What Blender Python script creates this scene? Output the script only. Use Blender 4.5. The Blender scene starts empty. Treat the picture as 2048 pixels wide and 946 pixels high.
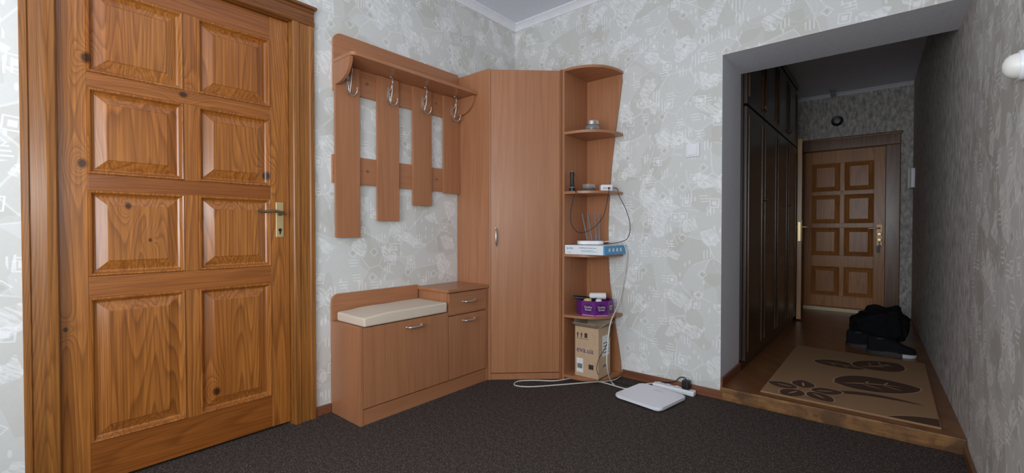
import bpy, bmesh, math, random
from mathutils import Vector, Matrix, noise
random.seed(4)
S = bpy.context.scene
C = S.collection
PI = math.pi
S.view_settings.view_transform = 'Standard'

# ------------------------------------------------------------------ calibration
FPX = 893.0
HZ = 460.0
YAW = math.radians(40.25)
CAM = Vector((2.269, -2.717, 0.97))
RV = Vector((math.cos(YAW), math.sin(YAW), 0))
FV = Vector((-math.sin(YAW), math.cos(YAW), 0))

def P(px, py, x=None, y=None, z=None):
    d = FV + RV * ((px - 1024) / FPX) + Vector((0, 0, (HZ - py) / FPX))
    if x is not None: t = (x - CAM.x) / d.x
    elif y is not None: t = (y - CAM.y) / d.y
    else: t = (z - CAM.z) / d.z
    return CAM + d * t

# ------------------------------------------------------------------ materials
def lin(r, g, b):
    def f(c):
        c /= 255.0
        return c / 12.92 if c <= 0.04045 else ((c + 0.055) / 1.055) ** 2.4
    return (f(r), f(g), f(b))

class G:
    def __init__(s, name):
        s.m = bpy.data.materials.new(name); s.m.use_nodes = True
        s.nt = s.m.node_tree; s.b = s.nt.nodes['Principled BSDF']
    def set(s, sock, v):
        if isinstance(v, bpy.types.NodeSocket): s.nt.links.new(v, sock)
        else:
            if sock.type == 'RGBA' and len(v) == 3: v = (v[0], v[1], v[2], 1)
            sock.default_value = v
    def n(s, t, ins=None, **kw):
        nd = s.nt.nodes.new(t)
        for k, v in kw.items(): setattr(nd, k, v)
        for k, v in (ins or {}).items(): s.set(nd.inputs[k], v)
        return nd
    def math(s, op, a, b=0.0, c=0.0, clamp=False):
        nd = s.n('ShaderNodeMath', {0: a, 1: b, 2: c}, operation=op, use_clamp=clamp)
        return nd.outputs[0]
    def vmath(s, op, a, b=(0, 0, 0)):
        nd = s.n('ShaderNodeVectorMath', {0: a, 1: b}, operation=op)
        return nd
    def mix(s, f, a, b, blend='MIX'):
        nd = s.n('ShaderNodeMix', data_type='RGBA', blend_type=blend)
        s.set(nd.inputs[0], f); s.set(nd.inputs[6], a); s.set(nd.inputs[7], b)
        return nd.outputs[2]
    def ramp(s, f, stops, interp='LINEAR'):
        nd = s.n('ShaderNodeValToRGB'); cr = nd.color_ramp; cr.interpolation = interp
        while len(cr.elements) < len(stops): cr.elements.new(0.5)
        for e, (p, c) in zip(cr.elements, stops):
            e.position = p
            e.color = (c, c, c, 1) if isinstance(c, (int, float)) else (c[0], c[1], c[2], 1)
        s.set(nd.inputs[0], f)
        return nd.outputs[0]
    def obj(s): return s.n('ShaderNodeTexCoord').outputs['Object']
    def noise(s, vec, scale, detail=2, rough=.5, dist=0.0):
        nd = s.n('ShaderNodeTexNoise', {'Vector': vec, 'Scale': scale, 'Detail': detail, 'Roughness': rough, 'Distortion': dist})
        return nd.outputs[0]
    def scale(s, vec, sc):
        return s.n('ShaderNodeMapping', {'Vector': vec, 'Scale': sc}).outputs[0]
    def rot(s, vec, a, loc=(0, 0, 0)):
        return s.n('ShaderNodeMapping', {'Vector': vec, 'Rotation': (0, 0, a), 'Location': loc}).outputs[0]
    def bump(s, h, strength=.3, dist=.01):
        nd = s.n('ShaderNodeBump', {'Height': h, 'Strength': strength, 'Distance': dist})
        s.set(s.b.inputs['Normal'], nd.outputs[0])
    def out(s, col=None, rough=None, metal=None, coat=None, spec=None):
        if col is not None: s.set(s.b.inputs['Base Color'], col)
        if rough is not None: s.set(s.b.inputs['Roughness'], rough)
        if metal is not None: s.set(s.b.inputs['Metallic'], metal)
        if coat is not None: s.set(s.b.inputs['Coat Weight'], coat); s.set(s.b.inputs['Coat Roughness'], .2)
        if spec is not None: s.set(s.b.inputs['Specular IOR Level'], spec)
        return s.m

def plain(name, rgb, rough=.5, metal=0.0, var=.08, nscale=30, coat=None):
    g = G(name); c = lin(*rgb)
    n = g.noise(g.obj(), nscale, 3)
    a = tuple(max(0, v * (1 - var)) for v in c); b = tuple(min(1, v * (1 + var)) for v in c)
    return g.out(g.mix(n, a, b), rough, metal, coat)

def wood(name, light, mid, dark, axis, scale=5.0, lines=20, stretch=.1, rough=.4, knots=(), fine=.25, coat=None, contrast=1.0, spec=.5):
    g = G(name); co = g.obj()
    rnd = g.math('MULTIPLY', g.n('ShaderNodeObjectInfo').outputs['Random'], 17.0)
    sc = [1, 1, 1]; sc[axis] = stretch
    v = g.scale(co, tuple(sc))
    off = g.n('ShaderNodeCombineXYZ', {0: rnd, 1: rnd, 2: rnd}).outputs[0]
    v = g.vmath('ADD', v, off).outputs[0]
    base = g.noise(v, scale, 1.2, .4)
    kmask = None
    for (kx, ky, kz, r) in knots:
        dv = g.vmath('SUBTRACT', co, (kx, ky, kz)).outputs[0]
        s2 = [1, 1, 1]; s2[0] = 0.0; s2[axis] = .75
        dv = g.vmath('MULTIPLY', dv, tuple(s2)).outputs[0]
        ln = g.vmath('LENGTH', dv).outputs['Value']
        q = g.math('DIVIDE', ln, r)
        near = g.math('EXPONENT', g.math('MULTIPLY', q, -.6))
        base = g.math('ADD', base, g.math('MULTIPLY', near, .22))
        hard = g.ramp(q, [(.45, 1.0), (.95, 0.0)])
        kmask = hard if kmask is None else g.math('MAXIMUM', kmask, hard)
    rings = g.math('FRACT', g.math('MULTIPLY', base, lines))
    rr = g.ramp(rings, [(0, .15), (.55, .45), (.86, 1.0), (1.0, .15)])
    sf = [1, 1, 1]; sf[axis] = .02
    fn = g.noise(g.vmath('ADD', g.scale(co, tuple(sf)), off).outputs[0], 160, 3, .6)
    big = g.noise(v, 2.2, 2)
    col = g.mix(g.ramp(big, [(.3, 0.0), (.7, 1.0)]), light, mid)
    col = g.mix(g.math('MULTIPLY', rr, .62 * contrast), col, dark)
    col = g.mix(g.math('MULTIPLY', g.ramp(fn, [(.38, 1.0), (.62, 0.0)]), fine), col, dark)
    if kmask is not None: col = g.mix(g.math('MULTIPLY', kmask, .9), col, lin(48, 20, 8))
    g.bump(fn, .06, .002)
    return g.out(col, rough, coat=coat, spec=spec)

PL, PM, PD = lin(200, 130, 60), lin(172, 101, 38), lin(92, 46, 16)
PLh, PMh = lin(176, 107, 47), lin(150, 84, 31)
def kn(px, py, r):
    p = P(px, py, x=-.02); return (p.x, p.y, p.z, r)
KN = [kn(177,118,.021), kn(166,327,.018), kn(369,191,.016), kn(534,352,.021), kn(257,412,.014), kn(430,784,.019), kn(128,660,.009), kn(300,480,.008)]
pine_v = wood('pine_vertical', PL, PM, PD, 2, 7, 33, .055, .27, KN, .42, .4, .9)
pine_h = wood('pine_horizontal', PLh, PMh, PD, 1, 7.5, 28, .05, .27, KN, .44, .4, .7)
casing_v = wood('pine_casing', lin(190,128,62), lin(162,101,42), lin(92,52,18), 2, 9, 34, .04, .33, (), .5, .3, .9)
casing_h = wood('pine_casing_across', lin(160,104,50), lin(136,82,36), lin(82,44,18), 1, 9, 34, .04, .33, (), .5, .3, .8)
LL, LM, LD = lin(186,129,91), lin(175,118,81), lin(142,91,60)
lam_v = wood('alder_laminate_upright', LL, LM, LD, 2, 5, 9, .06, .36, (), .32, None, .5)
lam_y = wood('alder_laminate_along', LL, LM, LD, 1, 5, 9, .06, .36, (), .32, None, .5)
lam_x = wood('alder_laminate_deep', LL, LM, LD, 0, 5, 9, .06, .36, (), .32, None, .5)
dk = wood('dark_brown_veneer', lin(66,45,33), lin(54,37,27), lin(30,20,15), 2, 6, 10, .06, .3, (), .4, .25)
dkmould = wood('moulding_painted_glints', lin(110,76,48), lin(88,58,36), lin(50,32,20), 2, 6, 10, .06, .26, (), .4, .35)  # lighter brown than the doors; golden glints on the beads put into the colour
dkframe = wood('dark_door_frame', lin(156,106,62), lin(130,86,48), lin(70,42,24), 2, 6, 12, .06, .38, (), .4, .2)
oak_v = wood('lacquered_entrance_wood', lin(216,148,80), lin(188,122,60), lin(110,64,30), 2, 6, 18, .06, .38, (), .3, .1, .75, .4)
leafedge = wood('pale_door_edge_wood', lin(214,164,108), lin(194,142,88), lin(140,94,56), 2, 6, 12, .06, .4, (), .3, .2, .6)
skirt = wood('brown_skirting', lin(150,96,68), lin(130,80,54), lin(92,54,36), 0, 8, 12, .05, .4, (), .3)

def wallpaper(name, c0, c1, beige, white, k=1.0):
    g = G(name); co = g.obj()
    sp = g.n('ShaderNodeSeparateXYZ', {0: co})
    u = g.math('ADD', sp.outputs[0], sp.outputs[1])
    uv = g.n('ShaderNodeCombineXYZ', {0: u, 1: sp.outputs[2], 2: 0.0}).outputs[0]
    def vor(vec, sc, metric='EUCLIDEAN', feature='F1'):
        nd = g.n('ShaderNodeTexVoronoi', {'Vector': vec, 'Scale': sc}, voronoi_dimensions='2D', distance=metric, feature=feature)
        r = g.n('ShaderNodeSeparateColor', {0: nd.outputs['Color']})
        return nd.outputs['Distance'], r.outputs[0], r.outputs[1]
    def edge(vec, sc):
        nd = g.n('ShaderNodeTexVoronoi', {'Vector': vec, 'Scale': sc}, voronoi_dimensions='2D', feature='DISTANCE_TO_EDGE')
        return nd.outputs['Distance']
    AND = lambda *a: (a[0] if len(a) == 1 else g.math('MULTIPLY', a[0], AND(*a[1:])))
    gt = lambda a, b: g.math('GREATER_THAN', a, b)
    lt = lambda a, b: g.math('LESS_THAN', a, b)
    MAX = lambda *a: (a[0] if len(a) == 1 else g.math('MAXIMUM', a[0], MAX(*a[1:])))
    base = g.mix(g.noise(uv, 60, 4, .65), c0, c1)
    brush = g.noise(g.scale(g.rot(uv, .5), (5, 1, 1)), 9, 4, .65)
    brush2 = g.noise(g.scale(g.rot(uv, -.9), (5, 1, 1)), 20, 4, .65)
    wob = g.n('ShaderNodeTexNoise', {'Vector': uv, 'Scale': 2.5, 'Detail': 0}).outputs['Color']
    cur = g.vmath('ADD', uv, g.vmath('MULTIPLY', wob, (.24, .24, 0)).outputs[0]).outputs[0]
    # angular and curved planes, all faint
    d1, r1, q1 = vor(g.rot(cur, .55), 6)
    m1 = AND(gt(r1, .62), g.ramp(brush, [(.25, .7), (.62, 1.0)]))
    col = g.mix(g.math('MULTIPLY', m1, .26 * k), base, beige)
    d7, r7, q7 = vor(g.rot(uv, .7, (6.6, 1.4, 0)), 7, 'MANHATTAN')
    col = g.mix(g.math('MULTIPLY', gt(r7, .74), .22 * k), col, beige)
    d2, r2, q2 = vor(g.rot(uv, -.3, (3.3, 1.7, 0)), 11, 'CHEBYCHEV')
    m2 = AND(gt(r2, .80), g.ramp(brush2, [(.40, .1), (.56, 1.0)]))
    col = g.mix(g.math('MULTIPLY', m2, .55 * k), col, white)
    # drawn outlines: curved and straight
    gate = g.noise(uv, 5, 2)
    e1 = AND(lt(edge(g.rot(cur, .55), 6), .022), gt(gate, .46))
    d5, r5, q5 = vor(g.rot(uv, 0, (7.1, 2.3, 0)), 4.5)
    ribs = lt(g.math('FRACT', g.math('MULTIPLY', d5, 9.0)), .09)
    m5 = AND(ribs, gt(q5, .66), lt(d5, .44), gt(d5, .2))
    d3, r3, q3 = vor(g.rot(uv, .1), 8.5, 'CHEBYCHEV')
    sq = AND(gt(d3, .18), lt(d3, .225), gt(q3, .66))
    dot = AND(lt(d3, .10), gt(q3, .66))
    d4, r4, q4 = vor(g.rot(uv, 0, (5.5, .7, 0)), 8.5, 'MANHATTAN')
    di = AND(gt(d4, .19), lt(d4, .24), gt(r4, .70))
    ddi = AND(lt(d4, .10), gt(r4, .70))
    bars = AND(lt(g.math('FRACT', g.math('MULTIPLY', u, 55.0)), .35), gt(r2, .25), lt(r2, .40), lt(d2, .28))
    bars2 = AND(lt(g.math('FRACT', g.math('MULTIPLY', sp.outputs[2], 60.0)), .35), gt(r2, .1), lt(r2, .22), lt(d2, .28))
    ln = MAX(sq, di, bars, bars2, dot)
    col = g.mix(g.math('MULTIPLY', ln, .52 * k), col, white)
    soft = MAX(e1, m5)
    col = g.mix(g.math('MULTIPLY', soft, .30 * k), col, white)
    col = g.mix(g.math('MULTIPLY', ddi, .4 * k), col, beige)
    d6, r6, q6 = vor(g.scale(uv, (1, .4, 1)), 36)
    tk = AND(lt(d6, .2), gt(r6, .82))
    col = g.mix(g.math('MULTIPLY', tk, .45 * k), col, white)
    shiny = g.math('MAXIMUM', m2, ln)
    rough = g.math('SUBTRACT', .60, g.math('MULTIPLY', shiny, .22))
    hb = g.math('ADD', g.noise(uv, 90, 3), g.math('MULTIPLY', shiny, .5))
    g.bump(hb, .2, .002)
    return g.out(col, rough)

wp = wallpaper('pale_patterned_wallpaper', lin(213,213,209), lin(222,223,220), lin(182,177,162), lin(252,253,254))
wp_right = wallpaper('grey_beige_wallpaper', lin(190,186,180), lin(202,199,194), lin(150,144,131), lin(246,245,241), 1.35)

def stucco(name, a, b, sc=60, rough=.8, st=.4, zs=1.0):
    g = G(name); co = g.scale(g.obj(), (1, 1, zs))
    n = g.noise(co, sc, 5, .65)
    n2 = g.noise(co, 3, 3)
    col = g.mix(g.ramp(n, [(.34, 0.0), (.66, 1.0)]), a, b)
    col = g.mix(g.math('MULTIPLY', n2, .3), col, a)
    g.bump(n, st, .004)
    return g.out(col, rough)
corr_wall = stucco('grey_corridor_wallpaper', lin(150,145,140), lin(236,230,224), 34, .75, 1.0, .45)
reveal = stucco('pale_reveal_plaster', lin(216,218,226), lin(234,236,242), 120, .7, .25)
ceil_m = stucco('white_ceiling_tiles', lin(226,231,246), lin(240,244,254), 90, .8, .3)
corr_ceil = stucco('grey_corridor_ceiling', lin(226,232,246), lin(238,243,252), 60, .8, .4)
cornice_m = plain('white_cornice', (240,242,248), .6)

def carpet():
    g = G('dark_speckled_carpet'); co = g.obj()
    n = g.noise(co, 165, 4, .85); n2 = g.noise(co, 48, 4, .75); n3 = g.noise(co, 2.5, 2)
    c = g.ramp(n, [(.36, lin(30,26,25)), (.48, lin(62,54,51)), (.56, lin(96,86,80)), (.66, lin(168,153,142))])
    c = g.mix(g.ramp(n2, [(.42, .5), (.56, 0.0)]), c, lin(40,35,33))
    c = g.mix(g.math('MULTIPLY', n3, .2), c, lin(68,58,52))
    g.bump(n, .6, .003)
    return g.out(c, .95, spec=.1)
carpet_m = carpet()

def parquet():
    g = G('worn_parquet'); co = g.obj()
    v = g.n('ShaderNodeMapping', {'Vector': co, 'Rotation': (0, 0, math.radians(45))}).outputs[0]
    br = g.n('ShaderNodeTexBrick', {'Vector': v, 'Color1': (.15, .15, .15, 1), 'Color2': (.9, .9, .9, 1), 'Mortar': (0, 0, 0, 1), 'Scale': 4.0, 'Mortar Size': .008, 'Brick Width': .9, 'Row Height': .24})
    n = g.noise(g.scale(v, (.1, 1, 1)), 70, 4)
    c = g.mix(br.outputs[0], lin(112,70,42), lin(150,100,58))
    c = g.mix(g.math('MULTIPLY', n, .5), c, lin(74,44,27))
    return g.out(c, .3)
parquet_m = parquet()

def stepm():
    g = G('worn_step_edge'); co = g.obj()
    n = g.noise(g.scale(co, (.12, 1, 1)), 60, 4, .6); n2 = g.noise(co, 9, 4, .6)
    c = g.mix(g.ramp(n, [(.3, 0.0), (.7, 1.0)]), lin(156,112,64), lin(114,78,45))
    c = g.mix(g.ramp(n2, [(.42, 0.0), (.58, .75)]), c, lin(74,50,32))
    return g.out(c, .45)
step_m = stepm()

chrome = plain('chrome', (200,190,182), .3, .85, .04)
brass = plain('brass', (222,198,146), .35, .6, .05)
bronze = plain('dark_bronze', (132,106,82), .35, .6, .1)
white_pl = plain('white_plastic', (238,240,244), .35, 0, .03)
scale_top_m = plain('white_scale_top', (240,240,246), .25, 0, .03)
ivory = plain('ivory_plastic', (230,228,220), .4, 0, .04)
grey_pl = plain('grey_plastic', (150,152,158), .4, 0, .05)
ant_pl = plain('antenna_grey_plastic', (112,114,122), .4, 0, .05)
black_pl = plain('black_plastic', (22,22,24), .4, 0, .15)
black_cab = plain('black_cable', (18,18,20), .5, 0, .1)
white_cab = plain('white_cable', (222,220,210), .5, 0, .05)
purple = plain('purple_tin', (110,38,130), .35, .1, .08, 12)
plum = plain('plum_print', (74,24,96), .4)
pink = plain('pink_print', (224,150,200), .4, 0, .05)
cream_txt = plain('cream_print', (226,206,206), .4, 0, .03)
card = plain('brown_cardboard', (198,168,136), .8, 0, .12, 40)
card_shade = plain('shaded_flap_cardboard', (160,146,128), .85, 0, .1, 40)  # greyer card for the open flaps, their shade painted into the colour
navy = plain('violet_print', (74,52,120), .6, 0, .05)
dgrey = plain('dark_print', (60,54,50), .6, 0, .05)
paper = plain('white_paper', (232,232,230), .7, 0, .03)
blue = plain('blue_print', (86,160,208), .5, 0, .06)
teal = plain('teal_print', (40,150,170), .5, 0, .05)
boxwhite = plain('white_box_card', (236,241,245), .45, 0, .03)
gold_pl = plain('pale_yellow_plastic', (212,190,120), .35, 0, .08)
capm = plain('brown_screw_cap', (140,84,58), .4, 0, .06)

def fabric(name, a, b, sc=400):
    g = G(name); co = g.obj()
    n = g.noise(co, sc, 2); n2 = g.noise(co, 12, 4)
    g.bump(n, .4, .002)
    c = g.mix(n, lin(*a), lin(*b))
    return g.out(g.mix(g.math('MULTIPLY', n2, .3), c, lin(*a)), .9, spec=.2)
cushion_m = fabric('beige_cushion_fabric', (204,186,164), (230,216,198))
bag_m = fabric('black_bag_fabric', (14,14,16), (30,30,34), 200)
shoe_m = fabric('dark_shoe_fabric', (18,18,20), (32,32,36), 300)
sole_m = plain('dark_sole', (44,42,44), .6, 0, .05)
toe_m = plain('white_toe_rubber', (200,200,202), .6, 0, .05)
rug_m = fabric('tan_rug_pile', (144,111,80), (168,133,100), 220)
rug_d = fabric('brown_rug_pile', (74,52,40), (98,72,56), 220)
rug_l = fabric('light_rug_pile', (168,136,104), (190,158,126), 220)

gl = G('clear_glass'); gl.out((.85, .88, .88), .05); gl.b.inputs['Transmission Weight'].default_value = .85; gl.b.inputs['IOR'].default_value = 1.35
glass = gl.m

# ------------------------------------------------------------------ mesh helpers
I4 = Matrix.Identity(4)
def box(bm, x0, x1, y0, y1, z0, z1, bev=0.0, mt=I4, mi=0, seg=2):
    m = Matrix.Translation(((x0+x1)/2, (y0+y1)/2, (z0+z1)/2)) @ Matrix.Diagonal((abs(x1-x0), abs(y1-y0), abs(z1-z0), 1))
    r = bmesh.ops.create_cube(bm, size=1, matrix=mt @ m)
    vs = set(r['verts'])
    fs = [f for f in bm.faces if f.verts[0] in vs]
    for f in fs: f.material_index = mi
    if bev > 0:
        es = list({e for v in vs for e in v.link_edges})
        bmesh.ops.bevel(bm, geom=es, offset=bev, segments=seg, affect='EDGES', profile=.5)

def prism(bm, pts, axis, a0, a1, mt=I4, mi=0):
    def mk(p, a):
        if axis == 'z': q = (p[0], p[1], a)
        elif axis == 'x': q = (a, p[0], p[1])
        else: q = (p[0], a, p[1])
        return bm.verts.new(mt @ Vector(q))
    A = [mk(p, a0) for p in pts]; B = [mk(p, a1) for p in pts]
    fs = [bm.faces.new(A), bm.faces.new(list(reversed(B)))]
    n = len(pts)
    for i in range(n):
        fs.append(bm.faces.new((A[i], B[i], B[(i+1) % n], A[(i+1) % n])))
    for f in fs: f.material_index = mi

def lathe(bm, prof, mt=I4, seg=24, mi=0, ang0=0.0):
    rings = []
    for (r, z) in prof:
        if r < 1e-6: rings.append([bm.verts.new(mt @ Vector((0, 0, z)))])
        else: rings.append([bm.verts.new(mt @ Vector((r*math.cos(ang0+2*PI*i/seg), r*math.sin(ang0+2*PI*i/seg), z))) for i in range(seg)])
    for a, b in zip(rings, rings[1:]):
        for i in range(seg):
            j = (i+1) % seg
            if len(a) == 1 and len(b) == 1: continue
            if len(a) == 1: f = bm.faces.new((a[0], b[i], b[j]))
            elif len(b) == 1: f = bm.faces.new((a[i], b[0], a[j]))
            else: f = bm.faces.new((a[i], b[i], b[j], a[j]))
            f.material_index = mi
    if len(rings[0]) > 1: bm.faces.new(rings[0]).material_index = mi
    if len(rings[-1]) > 1: bm.faces.new(rings[-1]).material_index = mi

def smooth_pts(pts, sub):
    pts = [Vector(p) for p in pts]
    if sub <= 1 or len(pts) < 3: return pts
    ext = [2*pts[0]-pts[1]] + pts + [2*pts[-1]-pts[-2]]
    out = []
    for i in range(1, len(ext)-2):
        p0, p1, p2, p3 = ext[i-1:i+3]
        for k in range(sub):
            t = k/sub
            out.append(.5*((2*p1)+(p2-p0)*t+(2*p0-5*p1+4*p2-p3)*t*t+(3*p1-p0-3*p2+p3)*t**3))
    out.append(pts[-1])
    return out

def tube(bm, pts, r, seg=8, sub=6, mt=I4, mi=0, flat=1.0):
    pts = [mt @ p for p in smooth_pts(pts, sub)]
    n = len(pts); rad = r if callable(r) else (lambda t: r)
    nrm = None; rings = []
    for i, p in enumerate(pts):
        tg = (pts[min(i+1, n-1)] - pts[max(i-1, 0)]).normalized()
        if nrm is None:
            nrm = tg.orthogonal().normalized()
        nrm = (nrm - tg*nrm.dot(tg)).normalized()
        bn = tg.cross(nrm)
        q = rad(i/(n-1))
        rings.append([bm.verts.new(p + nrm*q*math.cos(2*PI*k/seg) + bn*q*flat*math.sin(2*PI*k/seg)) for k in range(seg)])
    for a, b in zip(rings, rings[1:]):
        for k in range(seg):
            bm.faces.new((a[k], b[k], b[(k+1) % seg], a[(k+1) % seg])).material_index = mi
    bm.faces.new(rings[0]).material_index = mi; bm.faces.new(rings[-1]).material_index = mi

def ball(bm, c, r, mi=0, sx=1, sy=1, sz=1, mt=I4):
    bmesh.ops.create_uvsphere(bm, u_segments=14, v_segments=8, radius=r, matrix=mt @ Matrix.Translation(c) @ Matrix.Diagonal((sx, sy, sz, 1)))

def mw(o):
    if o.parent is None:
        return Matrix.Translation(o.location) @ o.rotation_euler.to_matrix().to_4x4()
    return mw(o.parent) @ o.matrix_parent_inverse @ (Matrix.Translation(o.location) @ o.rotation_euler.to_matrix().to_4x4())

def finish(me, bm, mats, ang=48):
    bmesh.ops.recalc_face_normals(bm, faces=bm.faces[:])
    for f in bm.faces: f.smooth = True
    for e in bm.edges:
        if len(e.link_faces) == 2:
            e.smooth = e.calc_face_angle(0) < math.radians(ang)
        else: e.smooth = False
    bm.to_mesh(me); bm.free()
    for m in (mats if isinstance(mats, (list, tuple)) else [mats]): me.materials.append(m)

def obj(name, bm, mats, parent=None, ang=48, recenter=True):
    me = bpy.data.meshes.new(name)
    org = Vector((0, 0, 0))
    if parent is None and recenter:
        xs = [v.co for v in bm.verts]
        org = Vector(((min(p.x for p in xs)+max(p.x for p in xs))/2, (min(p.y for p in xs)+max(p.y for p in xs))/2, min(p.z for p in xs)))
        bmesh.ops.translate(bm, verts=bm.verts[:], vec=-org)
    finish(me, bm, mats, ang)
    o = bpy.data.objects.new(name, me); C.objects.link(o)
    wn = o.modifiers.new('flat_faces', 'WEIGHTED_NORMAL'); wn.keep_sharp = True
    o.location = org
    if parent is not None:
        o.parent = parent; o.matrix_parent_inverse = mw(parent).inverted()
    return o

def tag(o, label, cat, group=None, kind=None):
    o['label'] = label; o['category'] = cat
    if group: o['group'] = group
    if kind: o['kind'] = kind
    return o

def thing(name, label, cat, loc=(0, 0, 0), group=None, kind=None):
    o = bpy.data.objects.new(name, None); C.objects.link(o)
    o.location = loc; o.empty_display_size = .05
    return tag(o, label, cat, group, kind)

def NB(): return bmesh.new()
def B(*a, **k):
    bm = NB(); box(bm, *a, **k); return bm

def text(name, body, size, mat, parent, loc, normal, up=(0, 0, 1), align='CENTER', ext=.0004):
    cu = bpy.data.curves.new('t', 'FONT'); cu.body = body; cu.size = size; cu.align_x = align; cu.align_y = 'CENTER'; cu.extrude = ext
    t = bpy.data.objects.new('t', cu); C.objects.link(t)
    bpy.context.view_layer.update()
    me = bpy.data.meshes.new_from_object(t.evaluated_get(bpy.context.evaluated_depsgraph_get()))
    bpy.data.objects.remove(t); bpy.data.curves.remove(cu)
    n = Vector(normal).normalized(); u = Vector(up); u = (u - n*u.dot(n)).normalized(); r = u.cross(n)
    M = Matrix((( r.x, u.x, n.x, loc[0]), (r.y, u.y, n.y, loc[1]), (r.z, u.z, n.z, loc[2]), (0, 0, 0, 1)))
    me.transform(M); me.materials.clear(); me.materials.append(mat); me.name = name
    o = bpy.data.objects.new(name, me); C.objects.link(o)
    o.parent = parent; o.matrix_parent_inverse = mw(parent).inverted()
    return o

def struct(name, bm, mats, label, cat, recenter=False):
    return tag(obj(name, bm, mats, None, recenter=recenter), label, cat, None, 'structure')

# ------------------------------------------------------------------ room shell
XR = 2.53; CH = 2.57; YF = -4.4; CE = 3.35; CZ = .07; CCH = 2.47; OX = 1.535; OZ = 1.963; WT = .41
struct('floor', B(-.15, XR+.15, YF-.1, 0, -.1, 0), carpet_m, 'dark brown speckled carpet floor of the room', 'floor')
bm = NB(); prism(bm, [(OX, 0), (XR+.1, 0), (XR+.1, CE+.35), (1.0, CE+.35), (1.0, WT), (OX, WT)], 'z', -.1, CZ)
struct('floor_corridor', bm, parquet_m, 'raised worn parquet floor of the dark corridor', 'floor')
struct('trim_1', B(OX, XR, -.012, .0, 0, CZ+.002, bev=.004), step_m, 'worn golden wooden step edge at the corridor entrance', 'step')
struct('ceiling', B(-.15, XR+.15, YF-.1, .0, CH, CH+.1), ceil_m, 'white ceiling of the room', 'ceiling')
struct('ceiling_corridor', B(1.0, XR+.1, WT, CE+.35, CCH, CCH+.1), corr_ceil, 'grey shaded ceiling of the corridor', 'ceiling')

DY0, DY1, DZ = -2.548, -1.728, 2.005
bm = NB()
box(bm, -.15, 0, YF, DY0, 0, CH); box(bm, -.15, 0, DY1, 0, 0, CH); box(bm, -.15, 0, DY0, DY1, DZ, CH)
struct('wall_left', bm, wp, 'pale patterned wallpaper wall holding the pine door and coat rack', 'wall')

bm = NB()
box(bm, -.15, OX, 0, WT, 0, CH); box(bm, OX, XR, 0, WT, OZ, CH)
for f in bm.faces:
    c = f.calc_center_median()
    f.material_index = 0 if c.y < .001 else 1
struct('wall_back', bm, [wp, reveal], 'pale patterned wallpaper wall with the corridor opening', 'wall')
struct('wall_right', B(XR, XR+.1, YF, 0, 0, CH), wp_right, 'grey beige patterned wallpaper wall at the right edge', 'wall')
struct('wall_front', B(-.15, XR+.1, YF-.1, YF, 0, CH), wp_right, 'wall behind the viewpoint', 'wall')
bm = NB(); prism(bm, [(XR, 0), (XR+.1, 0), (2.53, CE+.4), (2.43, CE+.4)], 'z', 0, CCH)
struct('wall_corridor_right', bm, corr_wall, 'grey rough wallpaper wall on the right of the corridor', 'wall')
struct('wall_corridor_left', B(1.0, 1.1, WT, CE+.1, 0, CCH), corr_wall, 'corridor wall behind the dark built-in wardrobe', 'wall')
EX0, EX1, EZ = 1.50, 2.24, 1.87
bm = NB(); box(bm, 1.0, EX0, CE, CE+.2, 0, CCH); box(bm, EX1, 2.6, CE, CE+.2, 0, CCH); box(bm, EX0, EX1, CE, CE+.2, EZ, CCH)
struct('wall_corridor_end', bm, corr_wall, 'grey end wall of the corridor around the entrance door', 'wall')
cp = [(0, 0), (.045, 0), (.045, -.008), (.03, -.014), (.014, -.03), (.008, -.045), (0, -.045)]
bm = NB(); prism(bm, [(a, CH+b) for a, b in cp], 'y', YF, 0)
struct('trim_2', bm, cornice_m, 'white ceiling moulding above the coat rack wall', 'moulding')
bm = NB(); prism(bm, [(-a, CH+b) for a, b in cp], 'x', 0, XR)
struct('trim_3', bm, cornice_m, 'white ceiling moulding above the wall with the light switch', 'moulding')
bm = NB(); prism(bm, [(CE-a*.7, CCH+b*.7) for a, b in cp], 'x', 1.1, 2.44)
struct('trim_4', bm, cornice_m, 'pale ceiling moulding at the end of the corridor', 'moulding')
struct('baseboard_back', B(.93, OX+.014, -.014, 0, 0, .052, bev=.004), skirt, 'brown wooden skirting below the light switch', 'skirting')
struct('baseboard_left', B(0, .014, -1.62, -1.535, 0, .05, bev=.004), skirt, 'short brown skirting between pine door and shoe bench', 'skirting')
struct('baseboard_right', B(XR-.014, XR, -4.3, -.02, 0, .05, bev=.004), dkframe, 'dark skirting along the right wall', 'skirting')
struct('baseboard_corridor', B(OX, OX+.012, .0, WT, CZ, CZ+.05, bev=.003), skirt, 'brown skirting on the side of the corridor opening', 'skirting')

# ------------------------------------------------------------------ panelled doors
def M_axes(u, v, d, o):
    return Matrix(((u[0], v[0], d[0], o[0]), (u[1], v[1], d[1], o[1]), (u[2], v[2], d[2], o[2]), (0, 0, 0, 1)))

def panel_bm(M, u0, u1, v0, v1, loops):
    bm = NB(); prev = None
    for ins, d in loops:
        r = [bm.verts.new(M @ Vector(q)) for q in ((u0+ins, v0+ins, d), (u1-ins, v0+ins, d), (u1-ins, v1-ins, d), (u0+ins, v1-ins, d))]
        if prev:
            for i in range(4): bm.faces.new((prev[i], prev[(i+1) % 4], r[(i+1) % 4], r[i]))
        prev = r
    bm.faces.new(prev)
    return bm

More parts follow.
